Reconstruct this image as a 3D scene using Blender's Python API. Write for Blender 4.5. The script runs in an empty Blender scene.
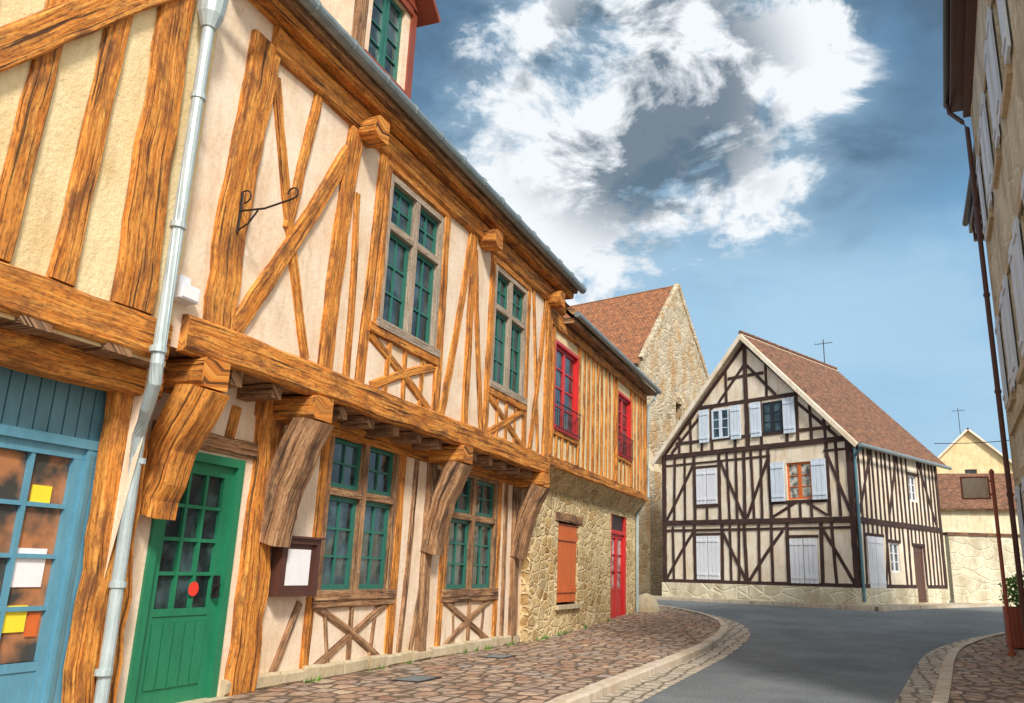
import bpy, bmesh, math, random
from mathutils import Vector, Matrix, noise
random.seed(7)
R=random.random
def U(a,b): return a+(b-a)*random.random()
scene=bpy.context.scene
# ------------------------------------------------------------------ terrain height
def G(y):
    t=min(1,max(0,(y-14)/18.0)); return 0.5*t*t*(3-2*t)
# ------------------------------------------------------------------ node helpers
def mat_new(name):
    m=bpy.data.materials.new(name); m.use_nodes=True
    nt=m.node_tree; nt.nodes.clear()
    o=nt.nodes.new("ShaderNodeOutputMaterial"); b=nt.nodes.new("ShaderNodeBsdfPrincipled")
    nt.links.new(b.outputs[0],o.inputs[0]); return m,nt,b
def N(nt,t,ins=None,**kw):
    n=nt.nodes.new(t)
    for k,v in kw.items(): setattr(n,k,v)
    if ins:
        for k,v in ins.items():
            if hasattr(v,'is_output') : nt.links.new(v,n.inputs[k])
            else: n.inputs[k].default_value=v
    return n
def ramp(nt,fac,stops,interp='LINEAR'):
    r=nt.nodes.new("ShaderNodeValToRGB"); r.color_ramp.interpolation=interp
    e=r.color_ramp.elements
    while len(e)<len(stops): e.new(0.5)
    for i,(p,c) in enumerate(stops):
        e[i].position=p; e[i].color=(c[0],c[1],c[2],1) if not isinstance(c,(int,float)) else (c,c,c,1)
    nt.links.new(fac,r.inputs[0]); return r.outputs[0]
def mixc(nt,fac,a,b,mode='MIX'):
    n=nt.nodes.new("ShaderNodeMix"); n.data_type='RGBA'; n.blend_type=mode
    for i,v in ((0,fac),(6,a),(7,b)):
        if hasattr(v,'is_output'): nt.links.new(v,n.inputs[i])
        else: n.inputs[i].default_value=v if isinstance(v,(int,float)) else (*v[:3],1)
    return n.outputs[2]
def coords(nt,kind='UV',scale=(1,1,1)):
    tc=nt.nodes.new("ShaderNodeTexCoord"); mp=nt.nodes.new("ShaderNodeMapping"); mp.inputs['Scale'].default_value=scale
    nt.links.new(tc.outputs[kind],mp.inputs[0]); return mp.outputs[0]
def bump(nt,b,h,strength,dist=0.02):
    n=nt.nodes.new("ShaderNodeBump"); n.inputs['Strength'].default_value=strength; n.inputs['Distance'].default_value=dist
    nt.links.new(h,n.inputs['Height']); nt.links.new(n.outputs[0],b.inputs['Normal'])
def wood(name,dark,mid,light,crack=.85,rough=.78,fine=17,lo=.30,hi=.66,pt=.8):
    m,nt,b=mat_new(name)
    n1=N(nt,"ShaderNodeTexNoise",{'Vector':coords(nt,'UV',(.9,fine,1)),'Scale':1.7,'Detail':7,'Roughness':.74,'Distortion':.35}).outputs[0]
    n2=N(nt,"ShaderNodeTexNoise",{'Vector':coords(nt,'UV',(1.7,4.5,1)),'Scale':1.2,'Detail':5,'Roughness':.7}).outputs[0]
    n3=N(nt,"ShaderNodeTexNoise",{'Vector':coords(nt,'UV',(.7,34,1)),'Scale':1.0,'Detail':3,'Roughness':.6,'Distortion':.6}).outputs[0]
    n5=N(nt,"ShaderNodeTexNoise",{'Vector':coords(nt,'UV',(14,45,1)),'Scale':1.0,'Detail':3,'Roughness':.7}).outputs[0]
    c=ramp(nt,n1,[(lo,dark),(.45,mid),(hi,light)])
    c=mixc(nt,ramp(nt,n2,[(.36,pt),(.53,.0)]),c,[x*1.3+.006 for x in dark])
    c=mixc(nt,ramp(nt,n5,[(.34,.6),(.5,0)]),c,dark)
    cr=ramp(nt,n3,[(.36,0),(.41,1)])
    c=mixc(nt,cr,mixc(nt,crack,c,(dark[0]*.2,dark[1]*.2,dark[2]*.2)),c)
    nt.links.new(c,b.inputs['Base Color']); b.inputs['Roughness'].default_value=rough
    hh=N(nt,"ShaderNodeMath",{0:n1,1:cr},operation='ADD').outputs[0]
    bump(nt,b,hh,.85,.018); return m
def plaster(name,col,stain=(.45,.33,.2),amt=.35,grain=.35):
    m,nt,b=mat_new(name); co=coords(nt,'Object')
    n1=N(nt,"ShaderNodeTexNoise",{'Vector':co,'Scale':1.3,'Detail':7,'Roughness':.72}).outputs[0]
    n2=N(nt,"ShaderNodeTexNoise",{'Vector':co,'Scale':20.0,'Detail':4,'Roughness':.75}).outputs[0]
    n4=N(nt,"ShaderNodeTexNoise",{'Vector':coords(nt,'Object',(5,5,.8)),'Scale':1.3,'Detail':6,'Roughness':.75}).outputs[0]
    c=mixc(nt,ramp(nt,n1,[(.40,0),(.66,1)]),col,[col[0]*.84,col[1]*.74,col[2]*.62])
    c=mixc(nt,N(nt,"ShaderNodeMath",{0:ramp(nt,n4,[(.5,0),(.72,1)]),1:amt},operation='MULTIPLY').outputs[0],c,stain)
    c=mixc(nt,ramp(nt,n2,[(.32,.35),(.5,0)]),c,[x*.55 for x in col])
    nt.links.new(c,b.inputs['Base Color']); b.inputs['Roughness'].default_value=.95
    bump(nt,b,n2,grain,.016); return m
def rubble(name,cols,mortar,sx=3.2,sy=5.5,ms=.05,bs=.7,dk=.5,stain=None,warp=.22):
    m,nt,b=mat_new(name)
    co=coords(nt,'UV',(sx,sy,1))
    dn=N(nt,"ShaderNodeTexNoise",{'Vector':co,'Scale':1.1,'Detail':4})
    va=N(nt,"ShaderNodeMixRGB",{0:warp,1:co,2:dn.outputs[1]}).outputs[0]
    v=N(nt,"ShaderNodeTexVoronoi",{'Vector':va,'Scale':1,'Randomness':.9})
    e=N(nt,"ShaderNodeTexVoronoi",{'Vector':va,'Scale':1,'Randomness':.9},feature='DISTANCE_TO_EDGE')
    sep=N(nt,"ShaderNodeSeparateColor",{0:v.outputs['Color']}).outputs[0]
    k=len(cols); c=ramp(nt,sep,[(i/(k-1) if k>1 else 0,cc) for i,cc in enumerate(cols)])
    n=N(nt,"ShaderNodeTexNoise",{'Vector':coords(nt,'UV',(11,11,1)),'Scale':1.5,'Detail':5,'Roughness':.75}).outputs[0]
    c=mixc(nt,ramp(nt,n,[(.36,dk),(.55,0)]),c,[x*.35 for x in cols[0]])
    big=N(nt,"ShaderNodeTexNoise",{'Vector':coords(nt,'UV',(.7,.7,1)),'Scale':1.0,'Detail':6,'Roughness':.7}).outputs[0]
    c=mixc(nt,ramp(nt,big,[(.45,0),(.60,.8)]),c,mortar)
    ed=ramp(nt,e.outputs['Distance'],[(ms*.4,0),(ms*1.9,1)])
    c=mixc(nt,ed,mortar,c)
    if stain:
        sn=N(nt,"ShaderNodeTexNoise",{'Vector':coords(nt,'UV',(.9,.35,1)),'Scale':1.3,'Detail':6,'Roughness':.7}).outputs[0]
        c=mixc(nt,ramp(nt,sn,[(.48,0),(.60,.8)]),c,stain)
    nt.links.new(c,b.inputs['Base Color']); b.inputs['Roughness'].default_value=.93
    h=N(nt,"ShaderNodeMath",{0:ed,1:n},operation='ADD').outputs[0]
    bump(nt,b,h,bs,.04); return m
def setts(name,cols,mortar,scale=7,rand=.5):
    m,nt,b=mat_new(name); co=coords(nt,'Object',(scale,scale*.8,0))
    dn=N(nt,"ShaderNodeTexNoise",{'Vector':co,'Scale':.4,'Detail':2})
    va=N(nt,"ShaderNodeMixRGB",{0:.15,1:co,2:dn.outputs[1]}).outputs[0]
    v=N(nt,"ShaderNodeTexVoronoi",{'Vector':va,'Scale':1,'Randomness':rand},distance='CHEBYCHEV')
    e=N(nt,"ShaderNodeTexVoronoi",{'Vector':va,'Scale':1,'Randomness':rand},feature='DISTANCE_TO_EDGE')
    sep=N(nt,"ShaderNodeSeparateColor",{0:v.outputs['Color']}).outputs[0]
    k=len(cols); c=ramp(nt,sep,[(i/(k-1),cc) for i,cc in enumerate(cols)])
    n=N(nt,"ShaderNodeTexNoise",{'Vector':coords(nt,'Object'),'Scale':14,'Detail':5,'Roughness':.75}).outputs[0]
    c=mixc(nt,ramp(nt,n,[(.36,.75),(.58,0)]),c,[x*.4 for x in cols[0]])
    big=N(nt,"ShaderNodeTexNoise",{'Vector':coords(nt,'Object'),'Scale':.9,'Detail':5,'Roughness':.65}).outputs[0]
    c=mixc(nt,ramp(nt,big,[(.45,0),(.68,.55)]),c,[x*.5 for x in cols[1]])
    ed=ramp(nt,e.outputs['Distance'],[(.03,0),(.13,1)])
    c=mixc(nt,ed,mortar,c)
    nt.links.new(c,b.inputs['Base Color']); b.inputs['Roughness'].default_value=.8
    h=N(nt,"ShaderNodeMath",{0:ed,1:n},operation='ADD').outputs[0]
    bump(nt,b,h,.9,.03); return m
def tiles(name,a,b2,dark,hl=(.42,.24,.13)):
    m,nt,b=mat_new(name)
    br=N(nt,"ShaderNodeTexBrick",{'Vector':coords(nt,'UV'),'Color1':(*a,1),'Color2':(*b2,1),'Mortar':(*dark,1),'Scale':1,'Mortar Size':.016,'Brick Width':.2,'Row Height':.14,'Bias':-.1})
    n=N(nt,"ShaderNodeTexNoise",{'Vector':coords(nt,'UV',(1,1,1)),'Scale':2.4,'Detail':7,'Roughness':.75}).outputs[0]
    c=mixc(nt,ramp(nt,n,[(.38,.8),(.6,0)]),br.outputs[0],dark)
    n2=N(nt,"ShaderNodeTexNoise",{'Vector':coords(nt,'UV',(5,7,1)),'Scale':1.0,'Detail':2}).outputs[0]
    c=mixc(nt,ramp(nt,n2,[(.5,0),(.72,.6)]),c,hl)
    nt.links.new(c,b.inputs['Base Color']); b.inputs['Roughness'].default_value=.9
    bump(nt,b,br.outputs['Fac'],-.9,.03); return m
def paint(name,col,rough=.45,var=.35,metal=0):
    m,nt,b=mat_new(name)
    n=N(nt,"ShaderNodeTexNoise",{'Vector':coords(nt,'Object',(6,6,2)),'Scale':1.2,'Detail':7,'Roughness':.78}).outputs[0]
    c=mixc(nt,ramp(nt,n,[(.36,var),(.6,0)]),col,[x*.4 for x in col])
    nt.links.new(c,b.inputs['Base Color']); b.inputs['Roughness'].default_value=rough; b.inputs['Metallic'].default_value=metal
    bump(nt,b,n,.2,.012); return m
def pane(name,a,b2,sc=3):
    m,nt,b=mat_new(name)
    n=N(nt,"ShaderNodeTexNoise",{'Vector':coords(nt,'Object'),'Scale':sc,'Detail':3}).outputs[0]
    c=ramp(nt,n,[(.42,a),(.60,b2)])
    nt.links.new(c,b.inputs['Base Color']); b.inputs['Roughness'].default_value=.06
    b.inputs['Specular IOR Level'].default_value=.7
    bump(nt,b,n,.04,.02); return m
def asphalt():
    m,nt,b=mat_new("asphalt"); co=coords(nt,'Object')
    n1=N(nt,"ShaderNodeTexNoise",{'Vector':co,'Scale':.55,'Detail':7,'Roughness':.7}).outputs[0]
    n2=N(nt,"ShaderNodeTexNoise",{'Vector':co,'Scale':38,'Detail':3,'Roughness':.75}).outputs[0]
    c=ramp(nt,n1,[(.36,(.12,.135,.145)),(.62,(.215,.24,.25))])
    c=mixc(nt,ramp(nt,n2,[(.4,.7),(.6,0)]),c,(.05,.056,.062))
    c=mixc(nt,ramp(nt,n2,[(.58,0),(.7,.5)]),c,(.38,.38,.37))
    nt.links.new(c,b.inputs['Base Color']); b.inputs['Roughness'].default_value=.8
    bump(nt,b,n2,.6,.012); return m
M={}
M['oak']=wood("oak_orange",(.11,.032,.006),(.62,.20,.02),(.90,.45,.10))
M['oakg']=wood("oak_weathered",(.06,.03,.018),(.33,.155,.065),(.62,.40,.22))
M['oakd']=wood("oak_grey_mullion",(.14,.10,.07),(.40,.31,.23),(.58,.48,.38),crack=.5,pt=.4)
M['dark']=wood("timber_dark_brown",(.012,.006,.006),(.045,.018,.014),(.12,.055,.04),crack=.4)
M['plA']=plaster("plaster_pink_cream",(.89,.74,.585),(.52,.30,.14),.5,.5)
M['plB']=plaster("plaster_yellow_cream",(.87,.72,.43),(.52,.32,.12),.5,.8)
M['plC']=plaster("plaster_pale",(.87,.78,.65),(.40,.30,.20),.6,.5)
M['plR']=plaster("render_cream",(.82,.76,.55),(.38,.32,.22),.65,.7)
M['stone']=rubble("rubble_yellow",[(.40,.21,.06),(.76,.50,.20),(.52,.38,.20),(.64,.40,.13),(.84,.66,.38)],(.82,.64,.36),4.4,7,.06,.9,.75)
M['stoneC']=rubble("church_rubble",[(.32,.26,.17),(.60,.52,.38),(.40,.34,.25),(.68,.60,.44)],(.62,.53,.38),2.8,4.6,.05,.8,.8,(.46,.27,.11))
M['stoneR']=rubble("dressed_limestone",[(.60,.54,.38),(.76,.70,.52),(.68,.62,.46)],(.78,.72,.54),1.6,2.6,.04,.6,.5,(.45,.38,.26),.1)
M['cut']=plaster("cut_stone",(.60,.52,.37),(.22,.18,.12),.7,.7)
M['setts']=setts("setts_tan",[(.36,.19,.12),(.62,.44,.30),(.40,.31,.26),(.70,.52,.36),(.48,.26,.16),(.46,.42,.39)],(.13,.09,.06),5.2,.65)
M['band']=setts("setts_pale",[(.50,.40,.30),(.68,.58,.46),(.54,.47,.38),(.74,.65,.51)],(.20,.16,.11),5.2,.45)
M['kerb']=plaster("kerb_granite",(.62,.54,.44),(.22,.18,.13),.8,.7)
M['asph']=asphalt()
M['ground']=plaster("earth",(.25,.21,.14),(.1,.12,.05),.6,.5)
M['tile']=tiles("roof_tiles_brown",(.30,.12,.055),(.18,.075,.04),(.06,.035,.025),(.40,.22,.12))
M['tileR']=tiles("roof_tiles_red",(.50,.17,.06),(.34,.12,.05),(.10,.05,.03),(.55,.28,.13))
M['green']=paint("paint_green",(.02,.21,.105),.4)
M['dgreen']=paint("paint_teal_green",(.03,.17,.13),.4)
M['blue']=paint("paint_blue",(.12,.33,.46),.4)
M['bluedk']=paint("paint_blue_dark",(.10,.24,.31),.45)
M['red']=paint("paint_red",(.66,.03,.03),.4)
M['orng']=paint("paint_orange_red",(.68,.15,.03),.5)
M['white']=paint("paint_white",(.78,.80,.86),.5,.25)
M['shut']=paint("paint_pale_blue",(.66,.75,.87),.5,.25)
M['black']=paint("paint_black",(.02,.02,.024),.4)
M['brown']=paint("paint_brown",(.10,.04,.03),.4)
M['rust']=paint("paint_rust_red",(.30,.07,.035),.5)
M['zinc']=paint("zinc",(.52,.62,.64),.4,.5,.2)
M['zincd']=paint("zinc_dark",(.26,.32,.34),.4,.45,.25)
M['iron']=paint("iron",(.03,.028,.03),.5,.3,.5)
M['pane']=pane("window_glass",(.012,.02,.022),(.06,.10,.11))
M['paneS']=pane("shop_glass",(.06,.06,.055),(.46,.20,.09),3.0)  # orange reflection painted into the glass colour as noise
M['paneW']=pane("window_glass_curtain",(.6,.58,.52),(.12,.15,.15),5)
M['paper']=paint("paper_white",(.85,.85,.88),.6,.1)
M['yel']=paint("paper_yellow",(.88,.72,.04),.6,.1)
M['redp']=paint("sticker_red",(.8,.05,.03),.5,.1)
# ------------------------------------------------------------------ mesh builder
Z=Vector((0,0,1))
class Fr:
    def __init__(s,o,S,Nn): s.o=Vector(o); s.S=Vector(S).normalized(); s.N=Vector(Nn).normalized()
    def P(s,a,n,z): return s.o+s.S*a+s.N*n+Z*z
def empty(name,loc):
    e=bpy.data.objects.new(name,None); e.location=loc; e.empty_display_size=.5
    scene.collection.objects.link(e); return e
class MB:
    def __init__(s,name,parent=None,loc=None):
        s.name=name; s.parent=parent; s.v=[]; s.f=[]; s.uv=[]; s.mi=[]; s.ms=[]
        s.loc=Vector(parent.location) if parent else Vector(loc or (0,0,0))
    def face(s,pts,mat,uv=None):
        pts=[Vector(p) for p in pts]
        if mat not in s.ms: s.ms.append(mat)
        b=len(s.v); s.v+=pts; s.f.append(tuple(range(b,b+len(pts)))); s.mi.append(s.ms.index(mat))
        if uv is None:
            n=Vector((0,0,0))
            for i in range(len(pts)):
                a,c=pts[i],pts[(i+1)%len(pts)]; n+=a.cross(c)
            n=(pts[1]-pts[0]).cross(pts[2]-pts[0]) if n.length<1e-9 else n
            if n.length<1e-12: n=Vector((0,0,1))
            n.normalize()
            t=Z.cross(n); t=Vector((1,0,0)) if t.length<.05 else t.normalized()
            if (abs(t.x)>abs(t.y) and t.x<0) or (abs(t.y)>=abs(t.x) and t.y<0): t=-t
            bt=n.cross(t); bt=-bt if bt.z<0 else bt
            uv=[(p.dot(t),p.dot(bt)) for p in pts]
        s.uv.append(uv)
    def box(s,fr,a0,a1,n0,n1,z0,z1,mat,wood=False):
        P=fr.P; c=[P(a,n,z) for z in (z0,z1) for n in (n0,n1) for a in (a0,a1)]
        ov=U(0,50)
        for q in ((0,1,3,2),(4,5,7,6),(0,1,5,4),(2,3,7,6),(0,2,6,4),(1,3,7,5)):
            pts=[c[i] for i in q]
            if wood:
                L=[abs(a1-a0),abs(n1-n0),abs(z1-z0)]; k=L.index(max(L)); ax=[fr.S,fr.N,Z]; m=ax[k]; o=[ax[i] for i in range(3) if i!=k]
                s.face(pts,mat,[(p.dot(m)+ov,p.dot(o[0])+p.dot(o[1])+ov) for p in pts])
            else: s.face(pts,mat)
    def beam(s,fr,a0,z0,a1,z1,w,d,mat,n0=0.0,w1=None,bow=0,ch=.018,closed=False,jit=.08,seg=.24):
        w1=w if w1 is None else w1
        L=math.hypot(a1-a0,z1-z0); k=max(1,int(L/seg)); dx,dz=(a1-a0)/L,(z1-z0)/L; px,pz=-dz,dx
        d=d+U(-.006,.006); ou,ov=U(0,90),U(0,90); rings=[]
        for i in range(k+1):
            t=i/k; cx=a0+(a1-a0)*t+px*(bow*math.sin(math.pi*t)+U(-1,1)*jit*w*.4*(0<i<k)); cz=z0+(z1-z0)*t+pz*(bow*math.sin(math.pi*t))
            hl=(w+(w1-w)*t)/2*(1+U(-1,1)*jit); hr=(w+(w1-w)*t)/2*(1+U(-1,1)*jit); dd=d+U(-.005,.005)
            pr=[(-hl,n0),(-hl,n0+dd-ch),(-hl+ch,n0+dd),(hr-ch,n0+dd),(hr,n0+dd-ch),(hr,n0)]
            rings.append([fr.P(cx+px*q,n,cz+pz*q) for q,n in pr])
        per=[0]
        for j in range(5): per.append(per[-1]+(rings[0][j+1]-rings[0][j]).length)
        for i in range(k):
            for j in range(6 if closed else 5):
                j2=(j+1)%6; v0=per[j]; v1=per[j2] if j2 else per[5]+w
                u0,u1=L*i/k+ou,L*(i+1)/k+ou
                s.face([rings[i][j],rings[i][j2],rings[i+1][j2],rings[i+1][j]],mat,[(u0,v0+ov),(u0,v1+ov),(u1,v1+ov),(u1,v0+ov)])
        for r,u in ((rings[0],0),(rings[-1],L)): s.face(r,mat,[(ou+u+.01*q,ov+.04*q) for q in range(6)])
    def wall(s,fr,a0,a1,z0,z1,holes,mat,n=0,rev=.16,rmat=None):
        A=sorted({a0,a1,*[h[0] for h in holes],*[h[1] for h in holes]}); ZZ=sorted({z0,z1,*[h[2] for h in holes],*[h[3] for h in holes]})
        for i in range(len(A)-1):
            for j in range(len(ZZ)-1):
                ca,cz=(A[i]+A[i+1])/2,(ZZ[j]+ZZ[j+1])/2
                if any(h[0]<ca<h[1] and h[2]<cz<h[3] for h in holes): continue
                s.face([fr.P(A[i],n,ZZ[j]),fr.P(A[i+1],n,ZZ[j]),fr.P(A[i+1],n,ZZ[j+1]),fr.P(A[i],n,ZZ[j+1])],mat)
        for h in holes:
            q=[(h[0],h[2]),(h[1],h[2]),(h[1],h[3]),(h[0],h[3])]
            for i in range(4):
                a,b=q[i],q[(i+1)%4]; s.face([fr.P(a[0],n,a[1]),fr.P(b[0],n,b[1]),fr.P(b[0],n-rev,b[1]),fr.P(a[0],n-rev,a[1])],rmat or mat)
    def tube(s,pts,r,mat,seg=10,cap=True):
        pts=[Vector(p) for p in pts]; rings=[]
        for i,p in enumerate(pts):
            d=(pts[min(i+1,len(pts)-1)]-pts[max(i-1,0)]).normalized()
            x=d.cross(Vector((.13,.31,.94))) if abs(d.z)<.9 else d.cross(Vector((0,1,.05))); x.normalize(); y=d.cross(x)
            rr=r[i] if isinstance(r,(list,tuple)) else r
            rings.append([p+x*rr*math.cos(2*math.pi*k/seg)+y*rr*math.sin(2*math.pi*k/seg) for k in range(seg)])
        for i in range(len(rings)-1):
            A,B=rings[i],rings[i+1]; best=min(range(seg),key=lambda q:(A[0]-B[q]).length); B=B[best:]+B[:best]; rings[i+1]=B
            for k in range(seg):
                k2=(k+1)%seg; s.face([A[k],A[k2],B[k2],B[k]],mat)
        if cap:
            s.face(rings[0],mat); s.face(rings[-1],mat)
    def done(s,smooth=False,merge=True):
        me=bpy.data.meshes.new(s.name); me.from_pydata([tuple(v-s.loc) for v in s.v],[],s.f)
        for m in s.ms: me.materials.append(M[m])
        ul=me.uv_layers.new(name="UVMap")
        flat=[]
        for u in s.uv:
            for c in u: flat+= [c[0],c[1]]
        ul.data.foreach_set("uv",flat); me.polygons.foreach_set("material_index",s.mi)
        bm=bmesh.new(); bm.from_mesh(me)
        if merge: bmesh.ops.remove_doubles(bm,verts=bm.verts,dist=.0005)
        bmesh.ops.recalc_face_normals(bm,faces=bm.faces); bm.to_mesh(me); bm.free()
        if smooth: me.polygons.foreach_set("use_smooth",[True]*len(me.polygons))
        me.update(); o=bpy.data.objects.new(s.name,me); scene.collection.objects.link(o)
        if s.parent: o.parent=s.parent
        else: o.location=s.loc
        return o
def sash(mb,fr,a0,a1,z0,z1,n,mat,cols,rows,pane='pane',fw=.05,mw=.022,d=.045,bottom=0):
    mb.box(fr,a0,a1,n,n+d,z0,z0+fw,mat); mb.box(fr,a0,a1,n,n+d,z1-fw,z1,mat)
    mb.box(fr,a0,a0+fw,n,n+d-.002,z0+fw,z1-fw,mat); mb.box(fr,a1-fw,a1,n,n+d-.002,z0+fw,z1-fw,mat)
    zb=z0+fw+bottom
    if bottom: 
        mb.box(fr,a0+fw,a1-fw,n,n+d-.015,z0+fw,zb,mat); mb.box(fr,a0+fw,a1-fw,n+.001,n+d-.004,zb-.07,zb,mat)
    ia,ib,ja,jb=a0+fw,a1-fw,zb,z1-fw
    for i in range(1,cols): c=ia+(ib-ia)*i/cols; mb.box(fr,c-mw/2,c+mw/2,n,n+d-.008,ja,jb,mat)
    for j in range(1,rows): c=ja+(jb-ja)*j/rows; mb.box(fr,ia,ib,n,n+d-.011,c-mw/2,c+mw/2,mat)
    for i in range(cols):
        for j in range(rows):
            x0,x1=ia+(ib-ia)*i/cols,ia+(ib-ia)*(i+1)/cols; y0,y1=ja+(jb-ja)*j/rows,ja+(jb-ja)*(j+1)/rows
            t=[U(-.004,.004) for _ in range(4)]
            mb.face([fr.P(x0,n+.012+t[0],y0),fr.P(x1,n+.012+t[1],y0),fr.P(x1,n+.012+t[2],y1),fr.P(x0,n+.012+t[3],y1)],pane)
def crosswin(parent,fr,a0,a1,z0,z1,mat,frame='oakd',tr=.66,rec=.12,rows=(3,2),cols=2,pane='pane'):
    mb=MB("window",parent); f=.08
    for x in (a0,a1): mb.box(fr,x-(.0 if x==a0 else f),x+(f if x==a0 else 0),-rec,.03,z0,z1,frame,True)
    mb.box(fr,a0+f,a1-f,-rec,.028,z1-f,z1,frame,True); mb.box(fr,a0-.08,a1+.08,-rec,.07,z0-.06,z0+f*.7,frame,True)
    am=(a0+a1)/2; zt=z0+(z1-z0)*tr
    mb.box(fr,am-.055,am+.055,-rec,.022,z0+f*.7,z1-f,frame,True); mb.box(fr,a0+f,a1-f,-rec,.018,zt-.05,zt+.05,frame,True)
    for x0,x1 in ((a0+f,am-.055),(am+.055,a1-f)):
        sash(mb,fr,x0,x1,z0+f*.7,zt-.05,-rec+.03,mat,cols,rows[0],pane,fw=.065,mw=.028)
        sash(mb,fr,x0,x1,zt+.05,z1-f,-rec+.03,mat,cols,rows[1],pane,fw=.065,mw=.028)
    mb.face([fr.P(a0,-rec,z0),fr.P(a1,-rec,z0),fr.P(a1,-rec,z1),fr.P(a0,-rec,z1)],'black')
    mb.done()
# ================================================================== MAIN HALF-TIMBERED HOUSE
X0,X1=-6.25,-5.75
f0=Fr((X0,0,0),(0,1,0),(1,0,0)); f1=Fr((X1,0,0),(0,1,0),(1,0,0)); fo=Fr((0,0,0),(0,1,0),(1,0,0))
H1=empty("half_timbered_house",(X0,10.5,0))
w=MB("walls",H1)
ups=[(8.85,10.42,4.5,6.65),(12.4,13.9,4.48,6.65)]
lows=[(8.78,10.5,1.08,3.12),(12.1,14.08,1.06,3.04)]
w.wall(f1,5.55,15.2,3.3,7.45,ups,'plA'); 
w.wall(f0,5.75,15.4,0.0,3.4,lows+[(6.15,7.28,.05,2.5)],'plA')
w.face([(X1,5.55,3.3),(X1,15.2,3.3),(X0,15.2,3.3),(X0,5.55,3.3)],'oakg')
w.face([(X1,16.0,6.6),(X1,16.0,7.45),(-16,16.0,7.45),(-16,16.0,6.6)],'plA')
w.face([(X1,15.2,6.4),(X1,16.0,6.4),(X1,16.0,7.45),(X1,15.2,7.45)],'plA')
w.face([(X1,5.55,3.3),(X1,5.55,7.45),(-16,5.55,7.45),(-16,5.55,0),(X0,5.55,0)],'plA')
w.face([(-16,5.55,0),(-16,16,0),(-16,16,7.45),(-16,5.55,7.45)],'plA')
w.face([(X1,16.0,7.45),(-10.9,16.0,12.9),(-16,16.0,7.45)],'plA'); w.face([(X1,5.55,7.45),(-10.9,5.55,12.9),(-16,5.55,7.45)],'plA')
w.done()
rf=MB("roof",H1)
def slab(mb,a,b,c,d,th,mat,matu='oakg'):
    a,b,c,d=map(Vector,(a,b,c,d)); n=(b-a).cross(d-a).normalized(); n=n if n.z>0 else -n
    lo=[p-n*th for p in (a,b,c,d)]
    mb.face([a,b,c,d],mat); mb.face(lo,matu)
    q=[a,b,c,d]
    for i in range(4): mb.face([q[i],q[(i+1)%4],lo[(i+1)%4],lo[i]],matu)
slab(rf,(-5.38,5.4,7.52),(-5.38,16.15,7.52),(-10.9,16.15,13.05),(-10.9,5.4,13.05),.1,'tile')
slab(rf,(-16.4,5.4,7.52),(-16.4,16.15,7.52),(-10.9,16.15,13.05),(-10.9,5.4,13.05),.1,'tile')
rf.beam(fo,5.5,7.25,16.05,7.25,.13,.28,'oak',n0=-5.8,ch=.03,seg=.6); rf.beam(fo,5.45,7.37,16.1,7.37,.12,.36,'oakg',n0=-5.8,ch=.02,seg=.6)
rf.box(Fr((-9.6,13.6,0),(0,1,0),(1,0,0)),-.4,.4,-.35,.35,11,13.4,'stoneC'); rf.box(Fr((-9.6,13.6,0),(0,1,0),(1,0,0)),-.46,.46,-.41,.41,13.4,13.55,'cut')
rf.done()
t=MB("timber_frame_upper",H1)
B=lambda a,z,b,zz,w_,**k: t.beam(f1,a,z,b,zz,w_,k.pop('d',.04),k.pop('mat','oak'),**k)
B(5.65,3.46,15.25,3.44,.36,d=.12,n0=-.02,seg=.45,ch=.035)
B(6.3,7.0,15.98,6.97,.36,d=.10,n0=-.02,seg=.45,ch=.035)
B(6.08,3.62,6.22,6.9,.38,w1=.42,d=.07,bow=.05)
B(7.85,6.45,6.28,3.66,.20,d=.055,bow=.04)
B(6.42,6.6,7.45,3.66,.13,bow=-.03); B(7.18,6.88,6.9,5.0,.14)
B(7.98,6.88,7.82,3.64,.28,w1=.24,d=.06,bow=-.05); B(8.12,6.0,8.26,3.64,.12,bow=.04)
B(8.66,6.88,8.55,3.62,.18); B(8.79,6.87,8.79,4.4,.11,d=.05)
B(10.52,6.87,10.54,3.62,.19); B(8.62,4.4,10.5,4.38,.15,d=.055)
B(8.75,6.76,10.5,6.76,.14,d=.05)
B(8.68,4.3,10.35,3.64,.13,bow=.03); B(8.8,3.64,10.45,4.3,.13,bow=.03,d=.035)
for a in (9.15,9.62,10.08): B(a,3.64,a+U(-.04,.04),4.33,.10,d=.03)
B(11.42,6.85,10.74,3.64,.17,bow=.04); B(11.5,6.87,11.5,3.63,.18,d=.045); B(11.58,6.6,12.15,3.64,.14,bow=-.04)
B(12.31,6.87,12.28,3.63,.17); B(13.99,6.87,14.0,3.63,.17)
B(12.3,4.38,14.0,4.36,.15,d=.055); B(12.3,6.74,14.0,6.74,.14,d=.05)
B(12.38,4.28,13.9,3.64,.12); B(12.38,3.64,13.9,4.28,.12,d=.035)
for a in (12.75,13.15,13.55): B(a,3.64,a,4.3,.09,d=.03)
B(14.95,6.8,14.3,3.64,.15,bow=.03); B(14.25,6.8,14.75,3.64,.12,d=.03)
B(15.14,6.87,15.1,3.62,.26,d=.06)
B(15.25,6.62,15.98,6.62,.2,d=.05)
for y in (8.11,11.84,15.1):
    fb=Fr((X1,y,0),(1,0,0),(0,-1,0)); t.beam(fb,-.2,6.86,.32,6.86,.30,.30,'oak',n0=-.15,ch=.07,closed=True,seg=.1)
for y in [6.5+.62*i for i in range(14)]: t.box(f0,y-.08,y+.08,-.1,.46,3.14,3.285,'oakg',True)
t.done()
t=MB("timber_frame_lower",H1)
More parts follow.
